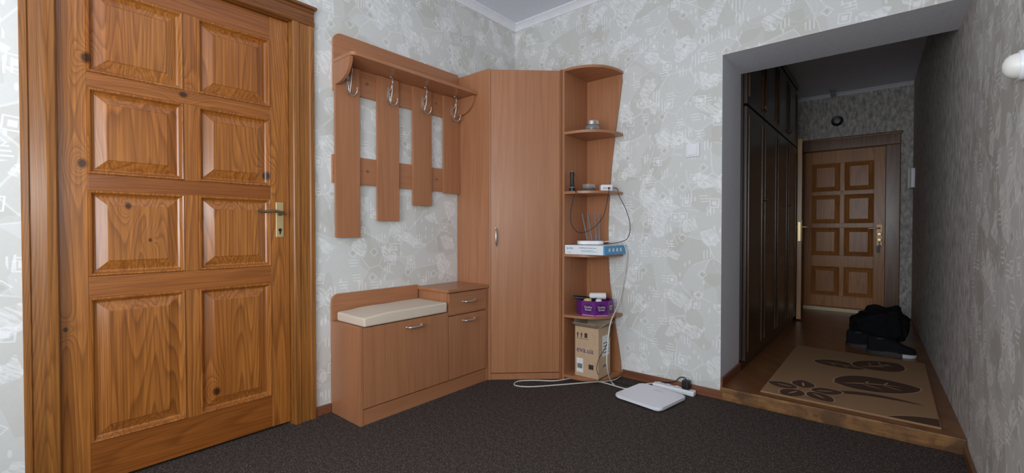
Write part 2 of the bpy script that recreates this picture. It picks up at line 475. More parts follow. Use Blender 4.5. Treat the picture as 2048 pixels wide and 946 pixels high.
def panelled(t, M, u0, u1, v0, v1, cols, rows, mv, mh, th=.04, fr=.055, dp=1.0):
    loops = [(0, -.012), (0, .0), (.004, .004*dp), (.009, .003*dp), (.016, -.009*dp), (.022, -.012*dp), (fr, -.002*dp), (fr+.003, 0)]
    us = sorted([c for cc in cols for c in cc])
    for a, b in ((u0, us[0]), (us[-1], u1)):
        obj('stile', B(a, b, v0, v1, -th, 0, bev=.0015, mt=M), mv, t)
    zs = sorted(rows)
    edges = [v0] + [z for r in zs for z in r] + [v1]
    for i in range(0, len(edges), 2):
        obj('rail', B(us[0], us[-1], edges[i], edges[i+1], -th, -.0005, bev=.0015, mt=M), mh, t)
    for (a, b) in zs:
        for i in range(1, len(us)-1, 2):
            obj('mullion', B(us[i], us[i+1], a, b, -th, -.0005, bev=.0015, mt=M), mv, t)
        for (c0, c1) in cols:
            obj('panel', panel_bm(M, c0, c1, a, b, loops), mv, t, ang=12)

# left pine door
d1 = thing('door_1', 'large glossy knotty pine panelled door with brass handle on the left', 'door', (0, (DY0+DY1)/2, 0), kind='structure')
M1 = M_axes((0, 1, 0), (0, 0, 1), (1, 0, 0), (-.016, 0, 0))
panelled(d1, M1, -2.545, -1.736, .012, 1.995, [(-2.467, -2.167), (-2.117, -1.821)], [(1.56, 1.885), (1.18, 1.505), (.795, 1.12), (.165, .715)], pine_v, pine_h, dp=1.25)
def casing_prof(w): return [(0, 0), (0, .018), (.004, .022), (w*.25, .024), (w*.3, .018), (w*.75, .016), (w*.8, .022), (w-.004, .022), (w, .018), (w, 0)]
bm = NB(); prism(bm, [(x, DY1+a) for a, x in casing_prof(.108)], 'z', 0, 2.0); obj('casing', bm, casing_v, d1, 15)
bm = NB(); prism(bm, [(x, DY0-a) for a, x in casing_prof(.088)], 'z', 0, 2.0); obj('casing', bm, casing_v, d1, 15)
bm = NB(); prism(bm, [(x, 2.0+a) for a, x in casing_prof(.088)], 'y', DY0-.088, DY1+.108); box(bm, 0, .034, DY0-.1, DY1+.118, 2.085, 2.1, .003)
obj('casing', bm, casing_h, d1, 15)
obj('jamb', B(-.14, .001, DY1-.006, DY1+.002, 0, 2.0), casing_v, d1)
obj('jamb', B(-.14, .001, DY0-.002, DY0+.002, 0, 2.0), casing_v, d1)
obj('jamb', B(-.14, .001, DY0, DY1, 1.997, 2.006), casing_h, d1)
HY = -1.782
hdl = obj('handle_plate', B(-.016, -.011, HY-.018, HY+.018, .935, 1.105, bev=.002), brass, d1)
hdl['label'] = 'brass handle plate'
bm = NB(); tube(bm, [(-.012, HY, 1.052), (.03, HY, 1.052), (.042, HY-.012, 1.054), (.044, HY-.05, 1.06), (.042, HY-.09, 1.056), (.042, HY-.118, 1.062)], lambda t: .0085-.002*t, 10)
lathe(bm, [(.013, 0), (.013, .006), (.009, .01)], M_axes((0, 1, 0), (0, 0, 1), (1, 0, 0), (-.012, HY, 1.052)), 16)
lv = obj('lever', bm, bronze, hdl); lv['label'] = 'bronze lever'
bm = NB(); lathe(bm, [(.008, 0), (.008, .002)], M_axes((0, 1, 0), (0, 0, 1), (1, 0, 0), (-.0112, HY, .97)), 14); box(bm, -.0112, -.0085, HY-.003, HY+.003, .95, .97)
obj('keyhole', bm, black_pl, hdl)

# entrance door at the corridor end
d2 = thing('door_2', 'panelled wooden entrance door in a dark frame at the corridor end', 'door', ((EX0+EX1)/2, CE, CZ), kind='structure')
M2 = M_axes((1, 0, 0), (0, 0, 1), (0, -1, 0), (0, CE+.05, 0))
panelled(d2, M2, 1.515, 2.228, CZ+.045, 1.85, [(1.58, 1.842), (1.882, 2.135)], [(1.405, 1.715), (1.045, 1.36), (.685, .995), (.235, .56)], oak_v, oak_v, fr=.044, dp=1.15)
for a, b in ((1.425, 1.515), (2.228, 2.345)):
    obj('frame_post', B(a, b, CE-.05, CE+.06, CZ, 1.85, bev=.006), dkframe, d2)
bm = NB(); box(bm, 1.425, 2.345, CE-.05, CE+.06, 1.85, 1.965, .006); box(bm, 1.41, 2.36, CE-.06, CE, 1.955, 1.98, .005)
obj('frame_head', bm, dkframe, d2)
obj('under_door_light', B(1.515, 2.228, CE-.02, CE+.09, CZ, CZ+.04, bev=.004), plain('under_door_light_paint', (240,220,174), .3), d2)  # pale strip painted for the light that comes in below the door
Mn = M_axes((1, 0, 0), (0, 0, 1), (0, -1, 0), (2.183, CE+.05, 0))
bm = NB(); box(bm, -.025, .025, .80, 1.03, 0, .006, .002, Mn); obj('lock_plate', bm, bronze, d2)
bm = NB(); tube(bm, [Mn @ Vector((0, .99, 0)), Mn @ Vector((0, .99, .04)), Mn @ Vector((-.02, .99, .05)), Mn @ Vector((-.09, .985, .05))], .008, 8); obj('handle', bm, brass, d2)
for v in (.925, .865):
    bm = NB(); lathe(bm, [(.022, 0), (.022, .008), (.014, .012)], M_axes((1, 0, 0), (0, 0, 1), (0, -1, 0), (2.183, CE+.045, v)), 18); obj('lock_rose', bm, brass, d2)
bm = NB(); box(bm, -.003, .003, .79, .85, .012, .03, 0, Mn); lathe(bm, [(.014, 0), (.014, .024)], M_axes((1, 0, 0), (0, 0, 1), (0, -1, 0), (2.183, CE+.04, .80)), 14)
box(bm, -.02, .004, .73, .795, .012, .022, .002, Mn); obj('key', bm, black_pl, d2)
bm = NB(); lathe(bm, [(.011, 0), (.011, .006), (.006, .008)], M_axes((1, 0, 0), (0, 0, 1), (0, -1, 0), (1.862, CE+.05, 1.383)), 14); obj('peephole', bm, bronze, d2)

# inner door leaf standing open
d3 = thing('door_3', 'inner wooden door leaf standing open against the dark wardrobe', 'door', (1.52, 2.92, CZ), kind='structure')
uu = Vector((1.497-1.602, 3.29-2.50, 0)).normalized(); nn = Vector((uu.y, -uu.x, 0))
M3 = M_axes(tuple(uu), (0, 0, 1), tuple(nn), (1.602, 2.50, 0))
panelled(d3, M3, 0, .79, CZ+.015, 1.87, [(.09, .37), (.43, .70)], [(1.42, 1.72), (1.06, 1.345), (.70, .98), (.25, .54)], leafedge, leafedge)
bm = NB(); box(bm, .02, .055, .86, 1.07, 0, .005, .002, M3); tube(bm, [(.038, 1.0, 0), (.038, 1.0, .045), (.055, 1.0, .05), (.14, .995, .05)], .008, 8, 5, M3)
tube(bm, [(.038, 1.0, -.04), (.038, 1.0, -.085), (.055, 1.0, -.09), (.14, .995, -.09)], .008, 8, 5, M3)
obj('handle', bm, brass, d3)
bm = NB(); box(bm, -.003, .0, .86, 1.05, -.032, -.008, .001, M3); obj('latch_plate', bm, brass, d3)

# ------------------------------------------------------------------ corner wardrobe
A = Vector((.30, -.62, 0)); Bq = Vector((.645, -.30, 0)); dd = (Bq-A).normalized(); nrm = Vector((dd.y, -dd.x, 0)); Ld = (Bq-A).length
cw = thing('corner_wardrobe', 'tall alder laminate corner wardrobe with one angled door', 'wardrobe', (.25, -.25, 0))
A1 = A+dd*.010; B1 = Bq-dd*.010; A2 = A1-nrm*.02; B2 = B1-nrm*.02
bm = NB(); prism(bm, [(.002, -.002), (.002, -.62), A[:2], A1[:2], A2[:2], B2[:2], B1[:2], Bq[:2], (.645, -.002)], 'z', 0, 2.004)
obj('carcass', bm, lam_v, cw)
Mw = M_axes(tuple(dd), (0, 0, 1), tuple(nrm), tuple(A))
wd = obj('door', B(.012, Ld-.012, .045, 1.996, -.019, -.001, bev=.0015, mt=Mw), lam_v, cw)
obj('plinth', B(.012, Ld-.012, 0.001, .04, -.019, -.003, mt=Mw), lam_y, cw)
def bar_handle(parent, M, vertical, L=.1):
    bm = NB(); h = L/2
    pr = [(-h, 0), (-h*.85, .018), (-h*.5, .026), (0, .028), (h*.5, .026), (h*.85, .018), (h, 0)]
    pts = [((0, a, d) if vertical else (a, 0, d)) for a, d in pr]
    tube(bm, pts, lambda t: .0045+.0025*math.sin(PI*t), 8, 5, M)
    for s in (-h, h):
        q = (0, s, 0) if vertical else (s, 0, 0)
        lathe(bm, [(.008, -.001), (.008, .003), (.005, .006)], M @ Matrix.Translation(q), 12)
    o = obj('handle', bm, chrome, parent); o['label'] = 'chrome handle'
    return o
bar_handle(wd, Mw @ Matrix.Translation((.045, .925, -.001)), True, .11)

# ------------------------------------------------------------------ corner shelf unit
SX = .648
su = thing('corner_shelf', 'narrow open corner shelf unit with rounded shelves beside the wardrobe', 'shelf', (.78, -.12, 0))
obj('side_panel', B(SX, SX+.016, -.30, -.002, 0, 2.004, bev=.001), lam_v, su)
prof = [(0, .925), (.1, .918), (.2, .903), (.4, .868), (.6, .838), (.8, .824), (1.0, .822), (1.2, .832), (1.4, .848), (1.6, .872), (1.8, .902), (1.95, .922), (2.004, .918)]
bm = NB(); prism(bm, [(SX+.016, 0)] + [(x, z) for z, x in prof] + [(SX+.016, 2.004)], 'y', -.016, -.002); obj('back_panel', bm, lam_v, su)
def shelf_pts(a, b, n=18):
    x0 = SX+.016; y0 = -.016
    return [(x0, y0)] + [(x0+a*math.cos(PI/2*(i/n))**.8 if i < n else x0, y0-b*math.sin(PI/2*(i/n))**.8) for i in range(n+1)]
SZ = [.035, .424, .815, 1.218, 1.60, 2.004]
for i, z in enumerate(SZ):
    bm = NB(); prism(bm, shelf_pts(.268, .284), 'z', z-.016, z); obj('shelf', bm, lam_x, su)
bm = NB(); prism(bm, [(x*.96+.026, y*.94) for x, y in shelf_pts(.25, .268)], 'z', .001, .019); obj('plinth', bm, lam_x, su)

# ------------------------------------------------------------------ coat rack
cr = thing('coat_rack', 'wall mounted alder laminate coat rack with slatted boards and four hooks', 'coat rack', (.0, -1.07, .93))
bm = NB(); Y0, Y1 = -1.516, -.623
arc = [(Y0+.045-.045*math.cos(a), 2.02-.045+.045*math.sin(a)) for a in [PI/2*i/8 for i in range(9)]]
prism(bm, [(Y0, 1.712)] + arc + [(Y1, 2.02), (Y1, 1.712)], 'x', .001, .017); obj('upper_board', bm, lam_y, cr)
obj('lower_rail', B(.001, .017, Y0-.008, Y1, 1.222, 1.372, bev=.001), lam_y, cr)
BY = [(-1.516, -1.373), (-1.263, -1.116), (-1.013, -.868), (-.766, -.623)]
for (a, b), zb in zip(BY, (.93, 1.023, 1.122, 1.213)):
    obj('board', B(.0175, .033, a, b, zb, 1.853, bev=.001), lam_v, cr)
bm = NB(); prism(bm, [(.0175, Y0), (.17, Y0)] + [(.17+.03*math.sin(a), Y0+.03-.03*math.cos(a)) for a in [PI/2*i/6 for i in range(1, 7)]] + [(.2, Y1), (.0175, Y1)], 'z', 1.855, 1.873); obj('shelf', bm, lam_y, cr)
def brk():
    pts = [(.0335, 1.853), (.182, 1.853)]
    for i in range(1, 9):
        a = PI/2*i/8; pts.append((.0335+.1485*math.cos(a)**.9 if i < 8 else .0335, 1.853-.115*math.sin(a)))
    return pts
for y0 in (Y0, Y1-.016):
    bm = NB(); prism(bm, brk(), 'y', y0, y0+.016); obj('bracket', bm, lam_v, cr)
def hook_bm(y):
    bm = NB(); x = .033; z = 1.765
    prism(bm, [(y+.010*math.cos(2*PI*i/16), z+.036*math.sin(2*PI*i/16)) for i in range(16)], 'x', x, x+.004)
    tube(bm, [(x+.003, y, z+.005), (x+.028, y, z+.02), (x+.044, y, z+.055), (x+.040, y, z+.082), (x+.028, y, z+.088)], lambda t: .0048-.001*t, 8)
    for s in (-1, 1):
        tube(bm, [(x+.003, y, z-.015), (x+.010, y+s*.005, z-.05), (x+.030, y+s*.016, z-.072), (x+.050, y+s*.023, z-.06), (x+.054, y+s*.025, z-.038)], lambda t: .0042-.0008*t, 8)
        ball(bm, (x+.054, y+s*.025, z-.036), .0058)
    ball(bm, (x+.027, y, z+.088), .0065)
    tube(bm, [(x+.040, y-.002, z+.072), (x+.044, y-.002, z+.02), (x+.026, y-.002, z-.06)], .0032, 8)
    return bm
for a, b in BY:
    h = obj('hook', hook_bm((a+b)/2), chrome, cr, 50); h['label'] = 'chrome double coat hook'
for yy, zz in ((-1.318, 1.79), (-1.318, 1.30), (-.817, 1.79), (-.817, 1.30)):
    bm = NB(); lathe(bm, [(.009, 0), (.009, .0015), (.006, .002)], M_axes((0, 1, 0), (0, 0, 1), (1, 0, 0), (.017, yy, zz)), 14); obj('screw_cap', bm, capm, cr)

# ------------------------------------------------------------------ shoe bench with cabinet
sb = thing('shoe_bench', 'alder laminate shoe bench with beige cushion and small drawer cabinet', 'bench', (.145, -1.08, 0))
BY0, BM, BY1 = -1.533, -.957, -.623
bm = NB()
box(bm, .002, .29, BY0, BY0+.016, 0, .487, .001)
box(bm, .002, .27, BY0+.016, BM, .471, .487)
box(bm, .002, .27, BY0+.016, BM, .03, .046)
box(bm, .002, .272, BM, BM+.016, 0, .598)
box(bm, .002, .29, BY1-.012, BY1, 0, .598, .001)
box(bm, .002, .012, BY0+.016, BY1-.012, .04, .48)
box(bm, .262, .276, BY0+.016, BY1-.012, 0, .078)
obj('carcass', bm, lam_v, sb)
obj('cabinet_top', B(.002, .302, BM-.012, BY1, .599, .618, bev=.003), lam_y, sb)
bm = NB(); arc = [(BY0+.04-.04*math.cos(a), .628-.04+.04*math.sin(a)) for a in [PI/2*i/8 for i in range(9)]]
prism(bm, [(BY0, .488)] + arc + [(BM-.013, .628), (BM-.013, .488)], 'x', .002, .018); obj('back_board', bm, lam_y, sb)
obj('plinth', B(.277, .287, BY0+.017, BY1-.013, .0, .077), lam_y, sb)
Mb = M_axes((0, 1, 0), (0, 0, 1), (1, 0, 0), (.29, 0, 0))
fd = obj('flap_door', B(.273, .29, BY0+.018, BM-.002, .082, .484, bev=.0015), lam_v, sb)
dr = obj('drawer_front', B(.273, .29, BM+.003, BY1-.002, .462, .594, bev=.0015), lam_y, sb)
cd = obj('cabinet_door', B(.273, .29, BM+.003, BY1-.002, .082, .457, bev=.0015), lam_v, sb)
bar_handle(fd, Mb @ Matrix.Translation((-1.205, .445, 0)), False, .1)
bar_handle(dr, Mb @ Matrix.Translation((-.79, .535, 0)), False, .1)
bar_handle(cd, Mb @ Matrix.Translation((-.79, .42, 0)), False, .1)
bm = NB(); box(bm, .03, .296, BY0+.02, BM-.014, .488, .546, .009, seg=3)
bmesh.ops.subdivide_edges(bm, edges=[e for e in bm.edges if e.calc_length() > .1], cuts=7, use_grid_fill=True)
for v in bm.verts:
    if v.co.z > .52: v.co.z += .004*noise.noise(v.co*9) - .014*max(0, (-1.36-v.co.y)/.17)
    else: v.co.x += .002*noise.noise(v.co*14)
cu = obj('cushion', bm, cushion_m, sb, 50); cu['label'] = 'beige fabric seat cushion'

# ------------------------------------------------------------------ shelf contents
j = thing('glass_jar', 'small round glass jar with metal lid on the upper corner shelf', 'jar', (.80, -.18, 1.6))
JM = Matrix.Translation((.80, -.18, 1.6)) @ Matrix.Diagonal((1, 1, 1.25, 1))
bm = NB(); lathe(bm, [(0, 0), (.034, 0), (.042, .008), (.043, .026), (.036, .034), (.036, .036), (.033, .036), (.039, .025), (.038, .01), (.03, .004), (0, .004)], JM, 28); obj('bowl', bm, glass, j)
bm = NB(); lathe(bm, [(0, .036), (.04, .036), (.041, .052), (.038, .056), (0, .058)], JM, 28); obj('lid', bm, chrome, j)
bm = NB(); lathe(bm, [(0, .005), (.032, .005), (.036, .02), (0, .026)], JM, 20); obj('contents', bm, dgrey, j)
TQ = Matrix.Translation((.70, -.262, 1.218))
fl = thing('flashlight', 'black flashlight standing upright on the shelf beside the wardrobe', 'flashlight', (.70, -.262, 1.218))
bm = NB(); lathe(bm, [(0, 0), (.018, 0), (.019, .003), (.019, .03), (.013, .042), (.0125, .05), (.0135, .052), (.0135, .06), (.0125, .062), (.0125, .1), (.0145, .104), (.0145, .122), (.012, .126), (0, .126)], TQ, 20); obj('barrel', bm, black_pl, fl)
bm = NB(); lathe(bm, [(.0195, .024), (.0205, .025), (.0205, .027), (.0195, .028)], TQ, 20); obj('bezel', bm, grey_pl, fl)
bm = NB(); lathe(bm, [(0, .126), (.006, .126), (.006, .13), (0, .13)], TQ, 14); obj('switch', bm, grey_pl, fl)
GD = Matrix.Translation((.765, -.165, 1.218))
gd = thing('glass_dish', 'small amber glass dish between flashlight and white charger', 'dish', (.765, -.165, 1.218))
bm = NB(); lathe(bm, [(0, 0), (.032, 0), (.04, .01), (.044, .048), (.041, .048), (.036, .012), (.028, .005), (0, .005)], GD, 28); obj('bowl', bm, glass, gd)
bm = NB(); lathe(bm, [(0, .006), (.027, .006), (.034, .03), (.02, .036), (0, .033)], GD, 20); obj('contents', bm, plain('amber_contents', (150,100,60), .5), gd)
bm = NB(); box(bm, -.045, .045, -.022, .022, 0, .014, .005, Matrix.Translation((.80, -.232, 1.218)) @ Matrix.Rotation(.5, 4, 'Z'))
tag(obj('remote', bm, black_pl), 'flat black gadget lying in front of the glass dish', 'gadget')
ub = Matrix.Translation((.872, -.13, 1.218)) @ Matrix.Rotation(.75, 4, 'Z')
us = thing('usb_charger', 'white desktop charger with ports on the shelf edge', 'charger', (.872, -.13, 1.218))
obj('body', B(-.038, .038, -.024, .024, 0, .042, bev=.007, mt=ub, seg=3), white_pl, us)
for k in range(4):
    obj('port', B(-.026+k*.014, -.016+k*.014, -.0248, -.0238, .016, .022, mt=ub), grey_pl, us)
bm = NB(); box(bm, .004, .014, -.040, -.0245, .014, .024, .002, ub); obj('plug', bm, black_pl, us)
ZB = .8155
rb = thing('router_box', 'flat white and blue cardboard box under the router', 'box', (.81, -.15, ZB))
bm = NB(); box(bm, .668, .955, -.298, -.02, ZB, ZB+.058, .0015)
obj('carton', bm, boxwhite, rb)
bm = NB(); box(bm, .9552, .9562, -.2975, -.0205, ZB+.0005, ZB+.0575); box(bm, .945, .9562, -.2988, -.2975, ZB+.0005, ZB+.0575); obj('blue_panel', bm, blue, rb)
text('lettering', 'tp-link', .02, teal, rb, (.706, -.2985, ZB+.04), (0, -1, 0))
text('lettering', 'AC1200 Wireless Dual Band Router', .0085, dgrey, rb, (.835, -.2985, ZB+.042), (0, -1, 0))
for bx in ((.79, .90, .018, .020), (.79, .88, .025, .027), (.685, .72, .012, .014)):
    obj('printed_line', B(bx[0], bx[1], -.2986, -.2982, ZB+bx[2], ZB+bx[3]), teal, rb)
for k in range(4): obj('printed_icon', B(.9562, .9568, -.25+k*.05, -.23+k*.05, ZB+.02, ZB+.04), boxwhite, rb)
ZR = ZB+.0582
ro = thing('router', 'white wireless router with upright grey antennas on its box', 'router', (.775, -.16, ZR))
mr = Matrix.Translation((.775, -.16, ZR)) @ Matrix.Rotation(.6, 4, 'Z')
bm = NB(); prism(bm, [(.085*math.copysign(abs(math.cos(a))**.5, math.cos(a)), .055*math.copysign(abs(math.sin(a))**.5, math.sin(a))) for a in [2*PI*i/32 for i in range(32)]], 'z', .003, .026, mr)
bmesh.ops.bevel(bm, geom=[e for e in bm.edges if abs(e.verts[0].co.z-e.verts[1].co.z) < .001], offset=.006, segments=3, affect='EDGES')
obj('housing', bm, white_pl, ro)
for sx in (-1, 1):
    for sy in (-1, 1):
        bm = NB(); lathe(bm, [(.006, 0), (.006, .0045)], mr @ Matrix.Translation((sx*.055, sy*.03, 0)), 10); obj('foot', bm, grey_pl, ro)
for k, (ax, ay, tl) in enumerate(((-.01, .050, -.20), (.02, .052, -.17), (.045, .050, -.06), (.064, .042, -.02))):
    bm = NB(); tube(bm, [(ax, ay, .012), (ax+tl*.045, ay+.004, .05), (ax+tl*.2, ay+.006, .205)], lambda t: .0066-.0022*t, 10, 5, mr, flat=.7)
    an = obj('antenna', bm, ant_pl, ro); an['label'] = 'grey upright antenna'
ZT = .424; TC = (.803, -.15)
tn = thing('sweet_tin', 'purple octagonal sweets tin full of small things on the lower shelf', 'tin', (TC[0], TC[1], ZT))
a0 = math.radians(-37.5) + PI/8
MT = Matrix.Translation((TC[0], TC[1], ZT))
bm = NB(); lathe(bm, [(.111, 0), (.117, .004), (.117, .088), (.119, .09), (.119, .096), (.113, .096), (.111, .09), (.111, .006)], MT, 8, 0, a0); obj('can', bm, purple, tn, 30)
for an in (-37.5, -82.5, 7.5):
    n = Vector((math.cos(math.radians(an)), math.sin(math.radians(an)), 0)); rr = .117*math.cos(PI/8)
    c = Vector((TC[0], TC[1], ZT)) + n*(rr+.0003)
    up = Vector((0, 0, 1)); r = up.cross(n)
    Mo = M_axes(tuple(r), (0, 0, 1), tuple(n), (c.x, c.y, ZT+.05))
    bm = NB(); prism(bm, [(.037*math.cos(2*PI*i/24), .03*math.sin(2*PI*i/24)) for i in range(24)], 'z', 0, .0004, Mo)
    obj('emblem', bm, plum, tn)
    text('lettering', 'Quality', .018, cream_txt, tn, tuple(c+n*.0008+Vector((0, 0, .059))), tuple(n))
    text('lettering', 'Street', .018, cream_txt, tn, tuple(c+n*.0008+Vector((0, 0, .042))), tuple(n))
    obj('print_band', B(-.042, .042, -.046, -.041, 0, .0006, mt=Mo), pink, tn)
lr = thing('lint_roller', 'white roll lying across the top of the purple tin', 'roller', (.82, -.15, ZT+.097))
Ml = Matrix.Translation((.825, -.15, ZT+.097+.021)) @ Matrix.Rotation(.65, 4, 'Z') @ Matrix.Rotation(PI/2, 4, 'Y')
bm = NB(); lathe(bm, [(.012, -.05), (.021, -.05), (.021, .05), (.012, .05)], Ml, 22); obj('paper_roll', bm, paper, lr)
bm = NB(); lathe(bm, [(0, -.055), (.012, -.055), (.012, .052), (0, .054)], Ml, 16); obj('core', bm, white_pl, lr)
hb = thing('hairbrush', 'black brush sticking out of the left of the purple tin', 'brush', (.72, -.2, ZT+.096))
bm = NB(); tube(bm, [(.80, -.17, ZT+.102), (.745, -.21, ZT+.106), (.695, -.245, ZT+.112)], lambda t: .009+.004*math.sin(PI*t), 10, 6, flat=.7); obj('grip', bm, black_pl, hb)
bm = NB()
box(bm, -.03, .03, -.014, .014, 0, .016, .005, Matrix.Translation((.80, -.175, ZT+.094)) @ Matrix.Rotation(.6, 4, 'Z')); obj('bristle_head', bm, black_pl, hb)
bm = NB(); lathe(bm, [(0, 0), (.016, 0), (.018, .006), (.018, .025), (.01, .034), (.01, .045), (0, .046)], Matrix.Translation((.775, -.225, ZT+.085)) @ Matrix.Rotation(1.2, 4, 'Y'), 18)
tag(obj('small_bottle', bm, gold_pl), 'small pale yellow bottle lying in front of the white roll', 'bottle')
bm = NB(); lathe(bm, [(0, 0), (.02, 0), (.02, .03), (.015, .036), (0, .037)], Matrix.Translation((.86, -.20, ZT+.07)), 18)
tag(obj('cosmetic_jar', bm, ivory), 'small ivory pot poking out of the right of the purple tin', 'jar')
ZC = .0355
cb = thing('cardboard_box', 'open brown cardboard parcel box on the bottom corner shelf', 'box', (.80, -.17, ZC))
x0, x1, y0, y1, zt = .722, .892, -.258, -.106, .355
bm = NB()
box(bm, x0, x1, y0, y0+.004, ZC, zt); box(bm, x0, x1, y1-.004, y1, ZC, zt); box(bm, x0, x0+.004, y0+.004, y1-.004, ZC, zt); box(bm, x1-.004, x1, y0+.004, y1-.004, ZC, zt); box(bm, x0, x1, y0, y1, ZC, ZC+.004)
obj('carton', bm, card, cb)
def flap(hx, hy, L, W, ang, rz):
    M = Matrix.Translation((hx, hy, zt)) @ Matrix.Rotation(rz, 4, 'Z') @ Matrix.Rotation(ang, 4, 'X')
    bm = NB(); box(bm, -W/2, W/2, -.003, 0, 0, L, 0, M); return bm
obj('flap', flap((x0+x1)/2, y1, .052, .165, -.45, 0), card_shade, cb)
obj('flap', flap((x0+x1)/2, y0, .045, .165, .9, 0), card_shade, cb)
obj('flap', flap(x0, (y0+y1)/2, .05, .14, -.3, PI/2), card_shade, cb)
obj('flap', flap(x1, (y0+y1)/2, .06, .14, .9, PI/2), card_shade, cb)
text('lettering', 'eva.ua', .050, navy, cb, ((x0+x1)/2-.012, y0-.0006, .205), (0, -1, 0))
text('lettering', 'eva', .03, navy, cb, (x1+.0006, (y0+y1)/2, .11), (1, 0, 0))
for k in range(2):
    a = x0+.02+k*.028; bm = NB()
    prism(bm, [(a-.008, .30), (a, .318), (a+.008, .30), (a+.003, .30), (a+.003, .282), (a-.003, .282), (a-.003, .30)], 'y', y0-.001, y0)
    obj('arrow_mark', bm, dgrey, cb)
obj('handling_mark', B(x0+.07, x0+.09, y0-.001, y0, .285, .315), dgrey, cb)
obj('handling_mark', B(x0+.012, x0+.10, y0-.001, y0, .275, .277), dgrey, cb)
pl_ = obj('paper_label', B(x0+.012, x0+.06, y0-.001, y0, .06, .15), paper, cb)
pl2 = obj('paper_label', B(x1, x1+.001, y0+.05, y1-.015, .17, .30), paper, cb)
for k in range(9): obj('barcode_bar', B(x0+.017+k*.0042, x0+.019+k*.0042+.0008*(k % 3), y0-.0016, y0-.001, .085, .115), dgrey, pl_)
for k in range(4): obj('printed_line', B(x1+.001, x1+.0016, y0+.058, y1-.025, .19+k*.02, .195+k*.02), dgrey, pl2)
obj('print_mark', B(x0+.10, x0+.135, y0-.001, y0, .09, .12), dgrey, cb)

# ------------------------------------------------------------------ cables
def cable(name, label, pts, r, mat, cat='cable'):
    bm = NB(); tube(bm, pts, r, 8, 8); return tag(obj(name, bm, mat), label, cat)
up = ub @ Vector((.009, -.041, .019))
cable('charging_cable', 'black cable looping from the white charger past the shelf edge', [up, P(1215, 398, y=-.235), P(1205, 435, y=-.26), P(1180, 460, y=-.30), P(1155, 464, y=-.315), P(1141, 440, y=-.322), P(1145, 402, y=-.322), P(1152, 384, y=-.31), (.72, -.285, 1.2225), (.735, -.235, 1.2215)], .0022, black_cab)
cable('power_cable', 'black cable hanging off the right end of the charger shelf', [ub @ Vector((.0, .0265, .02)), (.915, -.07, 1.24), P(1238, 392, y=-.075), P(1252, 420, y=-.07), P(1260, 450, y=-.06), P(1256, 475, y=-.06), P(1240, 484, y=-.09), (.86, -.10, ZB+.064), mr @ Vector((.06, .064, .012))], .0022, black_cab)
cable('white_mains_cable', 'white cable running down the shelf unit to the power strip', [mr @ Vector((.03, .064, .012)), P(1235, 483, y=-.08), P(1252, 500, y=-.04), P(1250, 545, y=-.03), P(1240, 600, y=-.04), P(1222, 645, y=-.24), P(1216, 690, y=-.285), P(1215, 735, y=-.29), P(1226, 768, z=.006), P(1255, 779, z=.004), P(1290, 770, z=.004), (1.15, -.04, .016)], .0036, white_cab)
cable('floor_cable', 'cream cable lying in a loose loop in front of the wardrobe', [P(1245, 752, z=.004), P(1225, 762, z=.004), P(1180, 766, z=.004), P(1120, 771, z=.004), P(1060, 775, z=.004), P(1030, 772, z=.004), P(1036, 764, z=.004), P(1070, 762, z=.004), P(1110, 763, z=.004), P(1150, 758, z=.004), P(1200, 765, z=.004), P(1240, 776, z=.004), P(1262, 782, z=.004)], .0034, white_cab)
cable('thin_black_cable', 'thin black cable hanging beside the cardboard box', [P(1232, 632, y=-.1), P(1222, 665, y=-.25), P(1212, 695, y=-.275), P(1198, 720, y=-.285), P(1195, 745, y=-.29), P(1210, 762, z=.0035), P(1240, 768, z=.0035), P(1275, 776, z=.0035)], .002, black_cab)

# ------------------------------------------------------------------ scale and power strip
Ms = Matrix.Translation((1.228, -.262, 0)) @ Matrix.Rotation(math.radians(-9), 4, 'Z')
sc = thing('bathroom_scale', 'flat white bathroom scale on the carpet by the wall', 'scale', (1.228, -.262, 0))
def rrect(w, h, r, n=6):
    pts = []
    for cx, cy, a0 in ((w-r, h-r, 0), (-w+r, h-r, PI/2), (-w+r, -h+r, PI), (w-r, -h+r, 3*PI/2)):
        for i in range(n+1):
            a = a0+PI/2*i/n; pts.append((cx+r*math.cos(a), cy+r*math.sin(a)))
    return pts
bm = NB(); prism(bm, rrect(.148, .145, .03), 'z', .01, .026, Ms)
bmesh.ops.bevel(bm, geom=[e for e in bm.edges if abs(e.verts[0].co.z-e.verts[1].co.z) < .001], offset=.004, segments=2, affect='EDGES')
obj('platform', bm, scale_top_m, sc)
for sx in (-1, 1):
    for sy in (-1, 1):
        bm = NB(); lathe(bm, [(.018, 0), (.02, .003), (.02, .011)], Ms @ Matrix.Translation((sx*.112, sy*.11, 0)), 16); obj('foot', bm, grey_pl, sc)
bm = NB(); prism(bm, rrect(.03, .014, .004), 'z', .0258, .0263, Ms @ Matrix.Translation((0, .09, 0))); obj('display', bm, plain('pale_display', (222,224,230), .1), sc)
PZ = .03
ps = thing('power_strip', 'white power strip behind the bathroom scale against the skirting', 'power strip', (1.29, -.048, 0))
obj('housing', B(1.16, 1.41, -.074, -.026, 0, PZ, bev=.007, seg=3), white_pl, ps)
for k in range(4):
    bm = NB(); lathe(bm, [(.020, 0), (.020, .002), (.017, .002), (.016, -.0)], Matrix.Translation((1.193+k*.055, -.05, PZ-.0002)), 18)
    so = obj('socket', bm, ivory, ps)
    for s in (-1, 1):
        bm = NB(); lathe(bm, [(.0028, 0), (.0028, .0006)], Matrix.Translation((1.193+k*.055+s*.009, -.05, PZ+.0018)), 8); obj('socket_hole', bm, black_pl, so)
ad = thing('power_adapter', 'black mains plug standing in the white power strip', 'plug', (1.36, -.05, PZ))
obj('housing', B(1.338, 1.382, -.071, -.029, PZ+.0025, PZ+.054, bev=.006), black_pl, ad)
